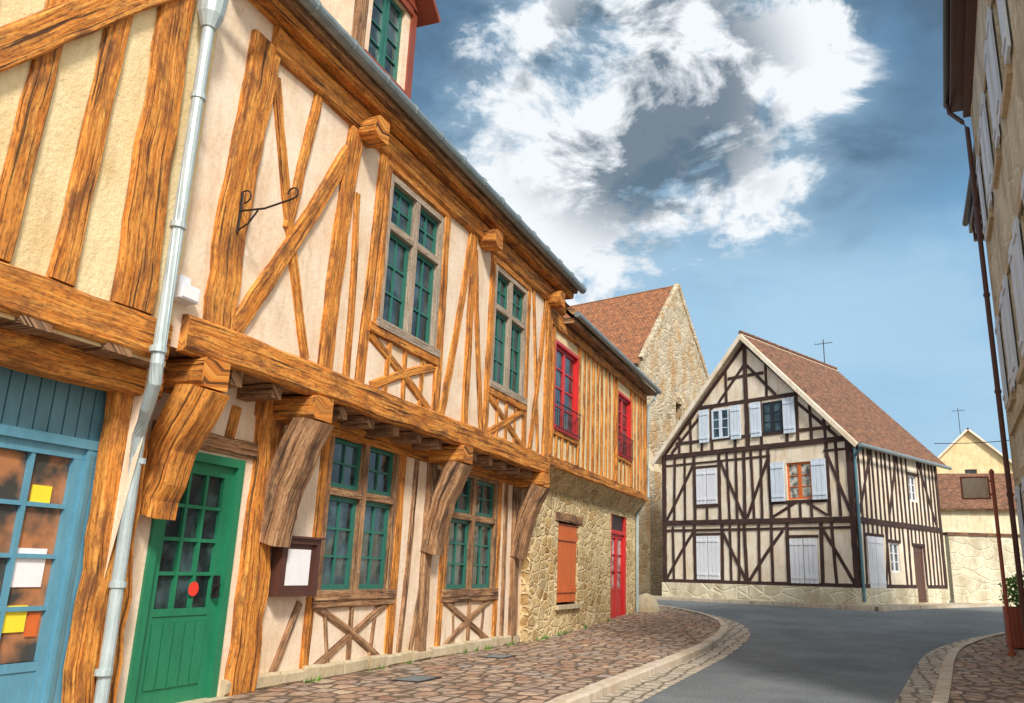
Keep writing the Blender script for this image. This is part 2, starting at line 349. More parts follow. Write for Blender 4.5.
C=lambda a,z,b,zz,w_,**k: t.beam(f0,a,z,b,zz,w_,k.pop('d',.04),k.pop('mat','oakg'),**k)
C(7.62,.12,7.6,3.25,.42,w1=.40,d=.09,ch=.03,mat='oak'); C(7.35,3.12,15.2,3.12,.2,d=.05,mat='oak')
C(5.98,2.62,7.45,2.62,.18,d=.05); C(6.5,3.05,6.52,2.7,.12,mat='oak'); C(7.05,3.05,7.0,2.7,.12,mat='oak')
C(8.70,.2,8.70,3.05,.15,mat='oak'); C(10.58,.2,10.57,3.05,.2,mat='oak'); C(11.0,3.0,10.85,.2,.1,bow=.03)
C(11.45,.15,11.47,3.25,.24,d=.07); C(12.02,.2,12.02,3.05,.15,mat='oak'); C(14.16,.2,14.17,3.05,.15,mat='oak'); C(11.2,.25,11.75,2.95,.1,d=.03)
C(14.5,.2,14.45,3.05,.12); C(14.95,.1,14.94,3.25,.28,d=.08)
C(8.7,.99,10.6,.99,.13,d=.05); C(12.0,.97,14.2,.97,.13,d=.05)
C(8.8,.95,10.4,.22,.1,bow=.03,d=.03); C(8.85,.22,10.45,.95,.1,d=.035)
C(9.62,.2,9.6,.95,.1,d=.03); C(8.1,.2,8.5,1.0,.1); C(8.15,1.75,8.15,3.0,.1,d=.03)
C(9.2,.2,9.0,.95,.07,d=.025); C(10.1,.2,10.2,.95,.07,d=.025); C(12.6,.2,12.5,.9,.07,d=.025); C(13.6,.2,13.7,.9,.07,d=.025)
C(12.2,.22,14.0,.93,.1,bow=.04,d=.03); C(12.2,.93,14.0,.22,.1,d=.035); C(13.1,.2,13.1,.93,.1,d=.03)
C(7.4,.16,15.3,.14,.16,d=.06)
for y,zb,mt,wd in ((6.02,1.85,'oak',.34),(7.72,1.66,'oakg',.33),(11.46,1.66,'oakg',.27),(14.94,1.68,'oakg',.27)):
    fb=Fr((X0,y,0),(1,0,0),(0,-1,0))
    t.beam(fb,.10,zb,.50,3.02,wd,.30,mt,n0=-.15,w1=wd*1.25,bow=.07,ch=.05,closed=True,seg=.15)
    t.beam(fb,-.05,3.14,.64,3.14,.27,.34,'oak',n0=-.17,ch=.04,closed=True,seg=.2)
t.done()
b=MB("base_course",H1); b.box(f0,7.3,15.35,-.1,.075,-.05,.075,'cut')
y=7.35
while y<15.2:
    L_=U(.3,.6); b.beam(f0,y,.19,y+L_-.03,.19,.15+U(0,.05),.10,'cut',n0=-.02,ch=.03,seg=.3); y+=L_
b.done()
for h in ups: crosswin(H1,f1,*h,'dgreen')
for h in lows: crosswin(H1,f0,*h,'dgreen',frame='oakg',tr=.62)
d=MB("green_door",H1)
d.box(f0,6.15,6.24,-.12,.03,.05,2.5,'green'); d.box(f0,7.19,7.28,-.12,.03,.05,2.5,'green'); d.box(f0,6.24,7.19,-.12,.028,2.41,2.5,'green')
sash(d,f0,6.24,7.19,.12,2.41,-.09,'green',3,4,'pane',fw=.12,mw=.035,d=.06,bottom=.75)
for i in range(5): a=6.38+i*.14; d.box(f0,a,a+.125,-.04,-.033,.27,.86,'green')
d.box(f0,6.1,7.33,-.1,.18,0,.12,'cut'); d.box(f0,7.08,7.12,-.03,.03,1.08,1.3,'iron'); d.tube([f0.P(7.1,.0,1.2),f0.P(7.1,.05,1.2),f0.P(7.0,.05,1.2)],.012,'iron',6)
d.face([f0.P(6.82+.07*math.cos(q*math.pi/8),-.02,1.17+.07*math.sin(q*math.pi/8)) for q in range(16)],'redp')
d.done()
d=MB("dormer",H1); fd=Fr((-6.05,0,0),(0,1,0),(1,0,0))
d.wall(fd,8.25,9.62,7.7,9.85,[(8.5,9.36,8.35,9.7)],'plA')
for y in (8.25,9.62): d.face([(-6.05,y,7.7),(-6.05,y,9.85),(-8.2,y,9.85),(-8.2,y,7.7)],'plA')
d.box(fd,8.22,8.36,-.1,.03,7.72,9.8,'oakg',True); d.box(fd,9.5,9.65,-.1,.03,7.72,9.8,'rust'); d.box(fd,8.36,9.5,-.1,.05,9.71,9.82,'rust'); d.box(fd,8.36,9.5,-.1,.05,8.25,8.34,'rust')
sash(d,fd,8.5,8.92,8.35,9.7,-.1,'dgreen',1,4,fw=.07); sash(d,fd,8.94,9.36,8.35,9.7,-.1,'dgreen',1,4,fw=.07)
slab(d,(-5.72,8.0,9.8),(-9,8.0,9.8),(-9,8.93,10.7),(-5.72,8.93,10.7),.07,'tile','rust'); slab(d,(-5.72,9.87,9.8),(-9,9.87,9.8),(-9,8.93,10.7),(-5.72,8.93,10.7),.07,'tile','rust')
d.face([(-6.0,8.25,9.85),(-6.0,9.62,9.85),(-6.0,8.93,10.55)],'rust')
d.done()
g=MB("gutter",H1)
g.tube([(-5.36,5.35,7.44),(-5.36,16.2,7.42)],.085,'zincd',12)
for i in range(15): y=5.7+i*.74; g.tube([(-5.36,y-.02,7.44),(-5.36,y+.02,7.44)],.097,'zincd',12)
g.done()
g=MB("downpipe",H1)
g.tube([(-5.36,5.75,7.36),(-5.36,5.75,7.2),(-5.40,5.65,7.02),(-5.52,5.4,6.92),(-5.57,5.28,6.86),(-5.57,5.26,6.7)],.055,'zinc',12)
g.tube([(-5.57,5.26,6.74),(-5.57,5.26,6.5),(-5.57,5.26,6.36)],[.14,.12,.07],'zinc',12)
g.tube([(-5.57,5.26,8.2),(-5.57,5.26,6.62)],.05,'zinc',12)
g.tube([(-5.57,5.26,6.4),(-5.57,5.27,5.0),(-5.57,5.28,3.05),(-5.60,5.32,2.9),(-5.75,5.42,2.7),(-5.93,5.55,2.5),(-5.98,5.6,2.3),(-5.99,5.66,.1)],.055,'zinc',12)
for z in (5.6,4.3,3.15): g.tube([(-5.57,5.27,z),(-5.57,5.27,z+.05)],.07,'zinc',12)
for z in (2.25,1.2,.5): g.tube([(-5.985,5.63,z),(-5.985,5.63,z+.05)],.07,'zinc',12)
g.done()
g=MB("wall_floodlight",H1)
g.box(f1,5.45,5.68,.0,.14,3.72,3.86,'white'); g.box(f1,5.50,5.63,.0,.06,3.86,3.96,'white'); g.box(f1,5.47,5.66,.14,.15,3.735,3.845,'paper'); g.done()
g=MB("menu_case",None,(-6.1,8.2,1.4)); fm=Fr((-6.12,0,0),(0,1,0),(1,0,0))
g.box(fm,7.86,8.56,-.08,.06,1.08,1.12+.02,'brown'); g.box(fm,7.86,8.56,-.08,.06,1.66,1.72,'brown'); g.box(fm,7.86,7.93,-.08,.058,1.14,1.66,'brown'); g.box(fm,8.49,8.56,-.08,.058,1.14,1.66,'brown')
g.box(fm,7.93,8.49,-.08,.02,1.14,1.66,'brown'); g.box(fm,8.0,8.42,.02,.026,1.2,1.6,'paper'); g.box(fm,7.84,8.58,-.09,.09,1.72,1.745,'brown')
g.done()
g=MB("iron_sign_bracket",H1)
x=X1+.08; g.tube([(x,6.1,4.62),(x,6.1,5.05)],.013,'iron',6)
g.tube([(x,6.1,4.85),(x+.3,6.1,4.84),(x+.62,6.1,4.9)],.011,'iron',6)
g.tube([(x,6.1,4.64),(x+.12,6.1,4.7),(x+.22,6.1,4.83)],.01,'iron',6)
g.tube([(x+.62+.06*math.sin(q*.6),6.1,4.96-.06*math.cos(q*.6)) for q in range(9)],.009,'iron',6)
g.tube([(x+.04+.07*math.sin(q*.6),6.1,5.0-.07*math.cos(q*.6)) for q in range(9)],.009,'iron',6)
g.done()
# ================================================================== LEFT SHOP
S1=empty("half_timbered_shop",(X0,3,0))
w=MB("walls",S1)
w.wall(f1,-4,5.55,3.1,9.5,[],'plB',n=-.004)
w.wall(f0,-4,5.56,0,3.1,[(-1,5.48,.12,2.88)],'plB',n=.10,rev=.2)
w.face([(X1,-4,3.1),(X1,5.6,3.1),(X0,5.6,3.1),(X0,-4,3.1)],'oakg')
w.face([(X1-.01,-4,3.1),(X1-.01,-4,9.5),(-14,-4,9.5),(-14,-4,0),(X0,-4,0)],'plB')
w.face([(X1-.01,5.54,7.4),(X1-.01,5.54,9.5),(-14,5.54,9.5),(-14,5.54,7.4)],'plB')
w.face([(-14,5.54,0),(-14,-4,0),(-14,-4,9.5),(-14,5.54,9.5)],'plB')
w.done()
r=MB("roof",S1); slab(r,(-5.4,-4.3,9.45),(-5.4,5.7,9.45),(-10,5.7,14),(-10,-4.3,14),.1,'tile'); slab(r,(-14.5,-4.3,9.45),(-14.5,5.7,9.45),(-10,5.7,14),(-10,-4.3,14),.1,'tile'); r.done()
t=MB("timber_frame",S1)
t.beam(f1,-4,3.36,5.5,3.30,.36,.09,'oak',n0=-.02,ch=.03,seg=.4); t.beam(f0,-4,2.98,5.75,2.98,.26,.22,'oak',n0=.08,ch=.03,seg=.4)
for y in (2.6,3.4,4.25,5.0): t.box(f1,y-.13,y+.13,-.3,.05,3.0+.08,3.22,'oakg',True)
Dm=lambda a,z,b,zz,w_,**k: t.beam(f1,a,z,b,zz,w_,k.pop('d',.05),'oak',**k)
Dm(5.08,3.5,5.0,6.9,.42,w1=.36,d=.06); Dm(4.40,3.5,4.5,7.2,.22,w1=.2); Dm(3.88,3.5,3.98,7.2,.2); Dm(3.3,3.5,3.4,7.2,.22); Dm(2.7,3.5,2.7,7.2,.22)
Dm(2.9,4.1,5.0,6.75,.26,d=.09,bow=.04); Dm(-4,7.1,5.4,7.0,.3,d=.07)
t.beam(f0,5.70,.05,5.58,2.9,.48,.14,'oak',n0=.05,w1=.38,ch=.03)
t.done()
sp=MB("blue_shopfront",S1); fs=f0
sp.box(fs,-1,5.48,-.08,-.03,2.36,2.88,'blue')
for i in range(49): a=-1+i*.132; sp.box(fs,a+.006,a+.124,-.031,-.012,2.42,2.88,'bluedk')
sp.box(fs,-1,5.48,-.06,.04,2.34,2.42,'blue'); sp.box(fs,5.32,5.48,-.08,.03,.12,2.34,'blue'); sp.box(fs,4.28,4.40,-.08,.03,.12,2.34,'blue')
sp.box(fs,5.35,5.39,.03,.042,.15,2.3,'bluedk')
sash(sp,fs,4.40,5.32,.12,2.34,-.06,'blue',2,4,'paneS',fw=.09,mw=.035,d=.06,bottom=.42)
sash(sp,fs,3.0,4.28,.12,2.34,-.06,'blue',4,4,'paneS',fw=.09,mw=.03,d=.06,bottom=.42)
sp.box(fs,-1,3.0,-.08,.0,.12,2.34,'blue')
sp.box(fs,4.90,5.16,-.05,-.036,1.2,1.50,'paper'); sp.box(fs,4.86,5.08,-.05,-.034,.86,1.06,'yel'); sp.box(fs,5.10,5.2,-.05,-.034,.82,1.0,'orng'); sp.box(fs,4.93,5.1,-.05,-.034,1.86,2.0,'yel')
sp.done()
# ================================================================== SECOND HOUSE (red windows, stone ground floor)
H2=empty("stone_and_timber_house",(X0,19.5,0))
w=MB("walls",H2); X2=-6.08; f2=Fr((X2,0,0),(0,1,0),(1,0,0))
up2=[(15.5,17.1,4.25,6.15),(20.35,21.75,4.4,6.1)]
w.wall(f1,15.2,23.5,3.5,6.75,up2,'plB',n=-.005)
w.wall(f2,15.4,23.7,-.1,3.1,[(17.0,18.4,.75,2.5),(21.1,22.7,.1,2.95)],'stone',rev=.22)
w.face([(X2,15.4,3.1),(X2,23.7,3.1),(X1+.02,23.55,3.5),(X1+.02,15.2,3.5)],'stone')
w.face([(X2,15.4,-.1),(X2,15.4,3.1),(X1+.02,15.2,3.5),(-7,15.2,3.5),(-7,15.4,-.1)],'stone')
w.face([(X2,23.7,-.1),(X2,23.7,3.1),(X1,23.5,3.5),(-14,23.5,3.5),(-14,23.7,-.1)],'stone')
w.face([(X1,23.5,3.5),(X1,23.5,6.75),(-14,23.5,6.75),(-14,23.5,3.5)],'plB'); w.face([(X1,23.5,6.75),(-10,23.5,10.8),(-14,23.5,6.75)],'plB')
w.face([(-14,15.2,0),(-14,23.5,0),(-14,23.5,6.75),(-14,15.2,6.75)],'plB')
w.done()
r=MB("roof",H2); slab(r,(-5.42,15.95,6.86),(-5.42,23.85,6.86),(-10,23.85,11.1),(-10,15.95,11.1),.1,'tile'); slab(r,(-14.4,16.05,6.86),(-14.4,23.85,6.86),(-10,23.85,11.1),(-10,16.05,11.1),.1,'tile')
r.beam(fo,16.02,6.70,23.75,6.70,.12,.32,'oakg',n0=-5.8,ch=.02,seg=.6)
r.done()
t=MB("timber_frame",H2)
E=lambda a,z,b,zz,w_,**k: t.beam(f1,a,z,b,zz,w_,k.pop('d',.04),k.pop('mat','oak'),**k)
E(15.25,3.58,23.55,3.58,.22,d=.07,n0=-.02); E(15.25,6.5,23.5,6.5,.22,d=.06)
y=15.42
while y<23.4:
    inw=[h for h in up2 if h[0]-.06<y<h[1]+.06]
    if inw: E(y,3.68,y+U(-.03,.03),inw[0][2]-.08,.10,d=.03)
    else: E(y,3.68,y+U(-.05,.05),6.42,.10+.03*R(),d=.03+.006*R())
    y+=.36
for h in up2:
    E(h[0]-.12,h[2]-.06,h[1]+.12,h[2]-.06,.12,d=.05)
    for q in (h[0]-.06,h[1]+.06): E(q,3.7,q,6.42,.12,d=.05)
E(23.42,3.6,23.42,6.5,.18,d=.055)
t.box(f2,16.8,18.6,-.1,.03,2.5,2.68,'oakg',True); t.done()
for h in up2:
    m=MB("red_window",H2); a0,a1,z0,z1=h; am=(a0+a1)/2
    m.box(f1,a0,a0+.07,-.12,.04,z0,z1,'red'); m.box(f1,a1-.07,a1,-.12,.04,z0,z1,'red'); m.box(f1,a0,a1,-.12,.038,z1-.07,z1,'red'); m.box(f1,a0,a1,-.12,.05,z0,z0+.07,'red')
    sash(m,f1,a0+.07,am,z0+.07,z1-.07,-.08,'red',1,4,fw=.07,mw=.03); sash(m,f1,am,a1-.07,z0+.07,z1-.07,-.08,'red',1,4,fw=.07,mw=.03)
    for i in range(12): q=a0+.06+i*(a1-a0-.12)/11; m.tube([f1.P(q,.1,z0+.0),f1.P(q,.1,z0+.55)],.008,'iron',5)
    m.tube([f1.P(a0,.1,z0+.55),f1.P(a1,.1,z0+.55)],.012,'iron',5); m.tube([f1.P(a0,.1,z0+.05),f1.P(a1,.1,z0+.05)],.01,'iron',5)
    m.done()
m=MB("orange_shutter",H2)
for i in range(6): a=17.04+i*.22; m.box(f2,a,a+.213,-.08,-.04+.004*(i%2),.8,2.46,'orng')
m.box(f2,17.05,18.35,-.04,-.01,1.0,1.1,'orng'); m.box(f2,17.05,18.35,-.04,-.01,2.1,2.2,'orng'); m.box(f2,16.9,18.5,-.1,.08,.66,.75,'cut'); m.done()
m=MB("red_door",H2)
m.box(f2,21.1,21.25,-.15,-.02,.15,2.95,'red'); m.box(f2,22.55,22.7,-.15,-.02,.15,2.95,'red'); m.box(f2,21.25,22.55,-.15,-.02,2.45,2.55,'red')
m.box(f2,21.25,22.55,-.12,-.08,2.55,2.95,'black')
sash(m,f2,21.25,21.9,.15,2.45,-.13,'red',1,3,'paneW',fw=.1,d=.06,bottom=.8); sash(m,f2,21.9,22.55,.15,2.45,-.13,'red',1,3,'paneW',fw=.1,d=.06,bottom=.8)
m.box(f2,20.95,22.85,-.1,.2,.0,.14+.12,'cut'); m.done()
g=MB("gutter_and_downpipe",H2)
g.tube([(-5.4,15.95,6.80),(-5.4,23.9,6.78)],.07,'zincd',12)
g.tube([(-5.4,23.7,6.76),(-5.5,23.65,6.5),(-5.68,23.6,6.3),(-5.69,23.6,3.6),(-6.02,23.62,3.1),(-6.02,23.62,.3)],.045,'zinc',10)
g.done()
g=MB("guard_stone",None,(-6.0,23.9,.3)); ring=[]
for k,(r_,z_) in enumerate(((.34,.15),(.36,.45),(.28,.75),(.16,.95),(.03,1.0))):
    ring.append([Vector((-5.85+r_*(1+.15*math.sin(3*q+k))*math.cos(q*2*math.pi/10),24.0+r_*(1+.12*math.cos(2*q))*math.sin(q*2*math.pi/10),.15+z_*.75)) for q in range(10)])
for i in range(4):
    for q in range(10): g.face([ring[i][q],ring[i][(q+1)%10],ring[i+1][(q+1)%10],ring[i+1][q]],'cut')
g.face(ring[-1],'cut'); g.done(smooth=True)
# ================================================================== CHURCH
CH=empty("stone_church",(-9,40,.5)); bq=math.radians(16)
dS=Vector((math.sin(bq),math.cos(bq),0)); dL=Vector((-math.cos(bq),math.sin(bq),0)); dN=-dL
fc=Fr((-9.2,37,0),dS,dN); hw=3.82; ez=11.3; az=16.2; LL=14
w=MB("walls",CH)
ch_h=[(1.0,1.75,4.2,6.2),(3.4,4.1,8.3,9.9),(5.2,5.9,5.5,7.5)]
w.wall(fc,0,2*hw,0,ez,ch_h,'stoneC',rev=.4)
w.face([fc.P(0,0,ez),fc.P(2*hw,0,ez),fc.P(hw,0,az)],'stoneC')
w.face([fc.P(0,0,0),fc.P(0,-LL,0),fc.P(0,-LL,ez),fc.P(0,0,ez)],'stoneC'); w.face([fc.P(2*hw,0,0),fc.P(2*hw,-LL,0),fc.P(2*hw,-LL,ez),fc.P(2*hw,0,ez)],'stoneC')
w.face([fc.P(0,-LL,0),fc.P(2*hw,-LL,0),fc.P(2*hw,-LL,ez),fc.P(hw,-LL,az),fc.P(0,-LL,ez)],'stoneC')
for a0,a1,z0,z1 in ch_h:
    w.face([fc.P(a0,-.38,z0),fc.P(a1,-.38,z0),fc.P(a1,-.38,z1),fc.P(a0,-.38,z1)],'pane')
    for k in range(7):
        a=math.pi*k/6; c_=(a0+a1)/2; rr=(a1-a0)/2+.12
        w.beam(fc,c_+rr*math.cos(a)*.85,z1+rr*math.sin(a)*.85-.1,c_+rr*math.cos(a)*1.35,z1+rr*math.sin(a)*1.35-.1,.2,.06,'cut',n0=-.02)
for sgn in (0,1):
    a,b2=(0,hw) if sgn==0 else (2*hw,hw); n=18
    for i in range(n):
        t0,t1=i/n,(i+.95)/n
        w.beam(fc,a+(b2-a)*t0,ez+(az-ez)*t0+.12,a+(b2-a)*t1,ez+(az-ez)*t1+.12,.24+.04*R(),.22,'stoneC',n0=-.15,ch=.03)
w.box(fc,-.5,.7,-.1,.7,0,6.0,'stoneC'); w.face([fc.P(-.5,.7,6.0),fc.P(.7,.7,6.0),fc.P(.7,0,7.2),fc.P(-.5,0,7.2)],'cut')
w.done()
r=MB("roof",CH)
slab(r,fc.P(-.25,-.1,ez-.15),fc.P(-.25,-LL,ez-.15),fc.P(hw,-LL,az+.15),fc.P(hw,-.1,az+.15),.12,'tileR'); slab(r,fc.P(2*hw+.25,-.1,ez-.15),fc.P(2*hw+.25,-LL,ez-.15),fc.P(hw,-LL,az+.15),fc.P(hw,-.1,az+.15),.12,'tileR'); r.done()
an=MB("annexe",CH); fa=Fr((-9.6,35.8,0),dS,dN)
an.box(fa,-3,2.0,-6,-.2,0,4.6,'stoneC'); an.done()
# ================================================================== CORNER HOUSE (dark timbers)
K=empty("half_timbered_corner_house",(-2,34,.5))
SF=Vector((.8988,-.4384,0)); NF=Vector((-.4384,-.8988,0)); L0=Vector((-7.59,34.1,0)); C0=L0+SF*8.45
ff=Fr(L0,SF,NF); fsd=Fr(C0,-NF,SF); W=8.45; D=7.4; ez=6.31; az=10.75; pz=1.15
w=MB("walls",K)
fh=[(1.7,2.8,1.3,2.95),(5.85,6.95,1.25,2.8),(1.75,2.75,4.2,5.6),(5.85,6.85,4.2,5.55)]
sh=[(.66,1.9,1.15,2.9),(2.5,3.3,1.7,2.75),(4.5,5.45,.62,2.7),(4.6,5.3,4.4,5.4)]
w.wall(ff,0,W,pz,ez,fh,'plC',rev=.12)
w.face([ff.P(0,0,ez),ff.P(W,0,ez),ff.P(W/2,0,az-.1)],'plC')
w.wall(fsd,0,D,pz,ez,sh,'plC',rev=.12)
w.box(ff,-.04,W+.04,-.3,.05,.3,pz,'stoneR'); w.box(fsd,.3,4.5,-.3,.045,.3,pz-.003,'stoneR'); w.box(fsd,5.45,D,-.3,.045,.3,pz-.003,'stoneR')
w.face([ff.P(0,0,.3),ff.P(0,-D,.3),ff.P(0,-D,ez),ff.P(0,0,ez)],'plC'); w.face([ff.P(0,-D,.3),ff.P(W,-D,.3),ff.P(W,-D,ez),ff.P(W/2,-D,az-.1),ff.P(0,-D,ez)],'plC')
w.done()
r=MB("roof",K); o_=.35; pit=(az-ez)/(W/2)
for sg in (0,1):
    e=-o_ if sg==0 else W+o_
    slab(r,ff.P(e,.28,ez-o_*pit+.12),ff.P(e,-D-.3,ez-o_*pit+.12),ff.P(W/2,-D-.3,az+.12),ff.P(W/2,.28,az+.12),.13,'tile','plC')
for sg in (0,1):
    e=-o_ if sg==0 else W+o_
    r.beam(ff,e,ez-o_*pit-.03,W/2,az-.03,.19,.05,'plC',n0=.285,jit=.02,seg=.8)
for i in range(24): z0_=-.28+i*(D+.55)/24; r.tube([ff.P(W/2,-z0_,az+.13),ff.P(W/2,-z0_-.3,az+.15)],.09,'tile',8)
r.done()
t=MB("timber_frame",K); q=.035
F=lambda a,z,b,zz,w_=.15,**k: t.beam(ff,a,z,b,zz,w_,k.pop('d',q),'dark',ch=.008,**k)
F(0,pz+.06,W,pz+.06,.14); F(0,3.5,W,3.42,.2,d=.05); F(0,6.22,W,6.25,.2,d=.05); F(0,3.2,W,3.16,.09); F(0,5.85,5.2,5.88,.08); F(7.4,5.88,W,5.88,.08)
for a in (.1,W-.1): F(a,pz,a,6.2,.2,d=.055)
for a in (1.62,2.9,4.0,5.75,7.08): F(a,pz+.1,a+U(-.06,.06),3.4,.14)
for a in (.55,1.1,3.3,3.65,4.55,5.1,7.6): F(a,pz+.1,a+U(-.12,.12),3.35,.11)
F(.2,pz+.15,1.55,3.1,.12,bow=.03); F(2.95,3.1,3.95,pz+.15,.12); F(4.1,pz+.15,5.6,3.1,.12,bow=.03); F(7.2,3.1,8.25,pz+.15,.12)
F(1.7,1.24,2.8,1.24,.1); F(5.8,1.2,7.0,1.2,.1); F(1.65,3.02,2.85,3.02,.1);F(5.8,2.88,7.0,2.88,.1)
for a in (1.66,2.85,4.0,5.15,7.5): F(a,3.55,a+U(-.06,.06),6.15,.14)
for a in (.6,1.15,3.3,3.65,4.4,4.75,7.9): F(a,3.55,a+U(-.1,.1),6.15,.11)
for a in (2.25,5.9,6.35,6.8): F(a,3.55,a,4.1,.1)
F(.2,3.6,1.6,5.8,.12,bow=-.03); F(2.95,5.8,3.95,3.6,.12); F(4.1,3.6,5.1,5.8,.12); F(7.5,5.8,8.3,3.6,.11)
F(1.65,4.12,2.85,4.12,.12); F(5.15,4.12,7.5,4.12,.12); F(1.65,5.68,2.85,5.68,.1)
F(5.2,3.6,6.2,4.1,.09); F(6.6,4.1,7.4,3.6,.09)
def gz(a): return ez+(az-ez)*(1-abs(a-W/2)/(W/2))-.25
F(1.6,8.12,W-1.6,8.12,.15); F(.75,6.75,W-.75,6.72,.12)
F(W/2,6.3,W/2,10.5,.18,d=.045)
for a in (2.55,3.65,4.85,5.95): F(a,6.3,a,8.1,.13)
for a in (.9,1.5,2.05,6.4,6.95,7.5): F(a,6.3,a+U(-.05,.05),gz(a),.11)
for a in (3.3,5.15): F(a,8.1,a,gz(a),.11)
F(.5,6.35,2.3,8.05,.12); F(W-.5,6.35,W-2.3,8.05,.12); F(2.9,8.2,W/2-.05,9.6,.11); F(W-2.9,8.2,W/2+.05,9.6,.11); F(3.4,9.15,W-3.4,9.15,.12)
F(.05,6.25,W/2,az-.28,.14,d=.04); F(W-.05,6.25,W/2,az-.28,.14,d=.042)
Gs=lambda a,z,b,zz,w_=.13,**k: t.beam(fsd,a,z,b,zz,w_,k.pop('d',q),'dark',ch=.008,**k)
Gs(0,pz+.06,4.45,pz+.06,.14); Gs(5.5,pz+.06,D,pz+.06,.14); Gs(0,3.42,D,3.42,.2,d=.05); Gs(0,6.12,D,6.12,.2,d=.05)
y=.12
while y<D:
    i1=[h for h in sh[:3] if h[0]-.07<y<h[1]+.07]; i2=[h for h in sh[3:] if h[0]-.07<y<h[1]+.07]
    if not i1: Gs(y,pz+.1,y+U(-.06,.06),3.35,.12)
    else:
        if i1[0][3]<3.2: Gs(y,i1[0][3]+.05,y,3.35,.1)
    if not i2: Gs(y,3.5,y+U(-.06,.06),6.05,.12)
    else: Gs(y,3.5,y,i2[0][2]-.03,.1)
    y+=.36
Gs(.2,3.55,1.5,6.0,.12); Gs(5.6,6.0,6.9,3.6,.12); Gs(2.0,1.3,2.4,3.3,.11); Gs(.1,pz,.1,6.1,.2,d=.055); Gs(D-.1,pz,D-.1,6.1,.2,d=.055)
Gs(2.6,3.6,3.6,6.0,.11)
for h in sh: Gs(h[0]-.1,h[3]+.05,h[1]+.1,h[3]+.05,.11,d=.045)
t.done()
def planks(m,fr,a0,a1,z0,z1,n,mat,k=4,th=.04):
    wd=(a1-a0)/k
    for i in range(k): m.box(fr,a0+i*wd+.008,a0+(i+1)*wd-.008,n,n+th,z0,z1,mat)
    m.box(fr,a0+.03,a1-.03,n+th,n+th+.02,z0+.15,z0+.23,mat); m.box(fr,a0+.03,a1-.03,n+th,n+th+.02,z1-.23,z1-.15,mat)
m=MB("shutters",K)
for h in (fh[0],fh[1],fh[2]):
    m.face([ff.P(h[0],-.11,h[2]),ff.P(h[1],-.11,h[2]),ff.P(h[1],-.11,h[3]),ff.P(h[0],-.11,h[3])],'black'); am=(h[0]+h[1])/2
    planks(m,ff,h[0],am-.01,h[2],h[3],0.0,'white',3); planks(m,ff,am+.01,h[1],h[2],h[3],0.0,'white',3)
for a0,a1,z0,z1 in ((5.22,5.8,4.15,5.6),(6.9,7.48,4.15,5.6),(1.98,2.46,6.65,8.0),(3.5,3.98,6.65,8.0),(4.42,4.9,6.65,8.0),(5.86,6.36,6.65,8.0)):
    planks(m,ff,a0,a1,z0,z1,.06,'shut',3)
planks(m,fsd,.66,1.28,1.15,2.9,0,'white',4); planks(m,fsd,1.3,1.9,1.15,2.9,0,'white',4)
m.done()
def swin(nm,fr,h,mat,pn,n=-.1,rows=3):
    m=MB(nm,K); am=(h[0]+h[1])/2
    sash(m,fr,h[0],am,h[2],h[3],n,mat,1,rows,pn,fw=.07,mw=.03); sash(m,fr,am,h[1],h[2],h[3],n,mat,1,rows,pn,fw=.07,mw=.03); m.done()
swin("window",ff,fh[3],'orng','paneW')
swin("attic_window",ff,(2.58,3.42,6.75,7.95),'shut','pane',n=.0); swin("attic_window",ff,(4.96,5.8,6.75,7.95),'black','pane',n=.0)
swin("side_window",fsd,sh[1],'white','pane'); swin("side_window",fsd,sh[3],'white','pane')
m=MB("door",K); planks(m,fsd,4.5,5.45,.62,2.7,-.08,'brown',5); m.box(fsd,4.4,5.55,-.1,.3,.45,.64,'cut'); m.done()
m=MB("downpipe",K)
m.tube([fsd.P(-.05,.1,5.9),fsd.P(.02,.1,5.7),fsd.P(.04,.09,.7)],.05,'bluedk',10); m.tube([fsd.P(-.3,.48,5.93),fsd.P(D+.3,.48,5.93)],.07,'zincd',10)
m.tube([fsd.P(-.1,.48,5.9),fsd.P(-.05,.25,5.75),fsd.P(.02,.1,5.6)],.05,'bluedk',10)
m.done()
def antenna(nm,par,x,y,z,h):
    m=MB(nm,par,(x,y,z)); m.tube([(x,y,z),(x,y,z+h)],.02,'iron',6); m.tube([(x-.4,y+.1,z+h-.2),(x+.4,y-.1,z+h-.2)],.014,'iron',5)
    for i in range(7): q_=-.36+i*.12; m.tube([(x+q_,y-.3,z+h-.2-.06),(x+q_+.02,y+.3,z+h-.2+.14)],.009,'iron',4)
    m.done()
pA=ff.P(W/2,-6.6,az); antenna("tv_antenna",K,pA.x,pA.y,az,1.35)
# ================================================================== RIGHT-HAND HOUSES
def unit(b): b=math.radians(b); return Vector((math.sin(b),math.cos(b),0))
RH=empty("stone_townhouse",(3,12,0)); s5=unit(5); n5=Vector((-s5.y,s5.x,0)); RL=9.2
cr=Vector((2.92,17.6,0)); fr=Fr(cr,-s5,n5)
w=MB("walls",RH)
hs=[(a,a+1.0,z,z+1.7) for a in (1.0,3.4,5.8) for z in (1.4,4.6,8.0)]
w.wall(fr,0,RL,0,11.5,hs,'stoneR',rev=.2)
w.face([fr.P(0,0,0),fr.P(0,-9,0),fr.P(0,-9,11.5),fr.P(0,0,11.5)],'stoneC'); w.face([fr.P(RL,0,0),fr.P(RL,-9,0),fr.P(RL,-9,11.5),fr.P(RL,0,11.5)],'plR')
w.face([fr.P(0,0,11.5),fr.P(0,-9,11.5),fr.P(0,-4.5,15)],'stoneC'); w.face([fr.P(RL,0,11.5),fr.P(RL,-9,11.5),fr.P(RL,-4.5,15)],'plR')
for i in range(26): z=.2+i*.44; w.box(fr,-.012,.42+.2*(i%2),-.2,.02,z,z+.425,'cut')
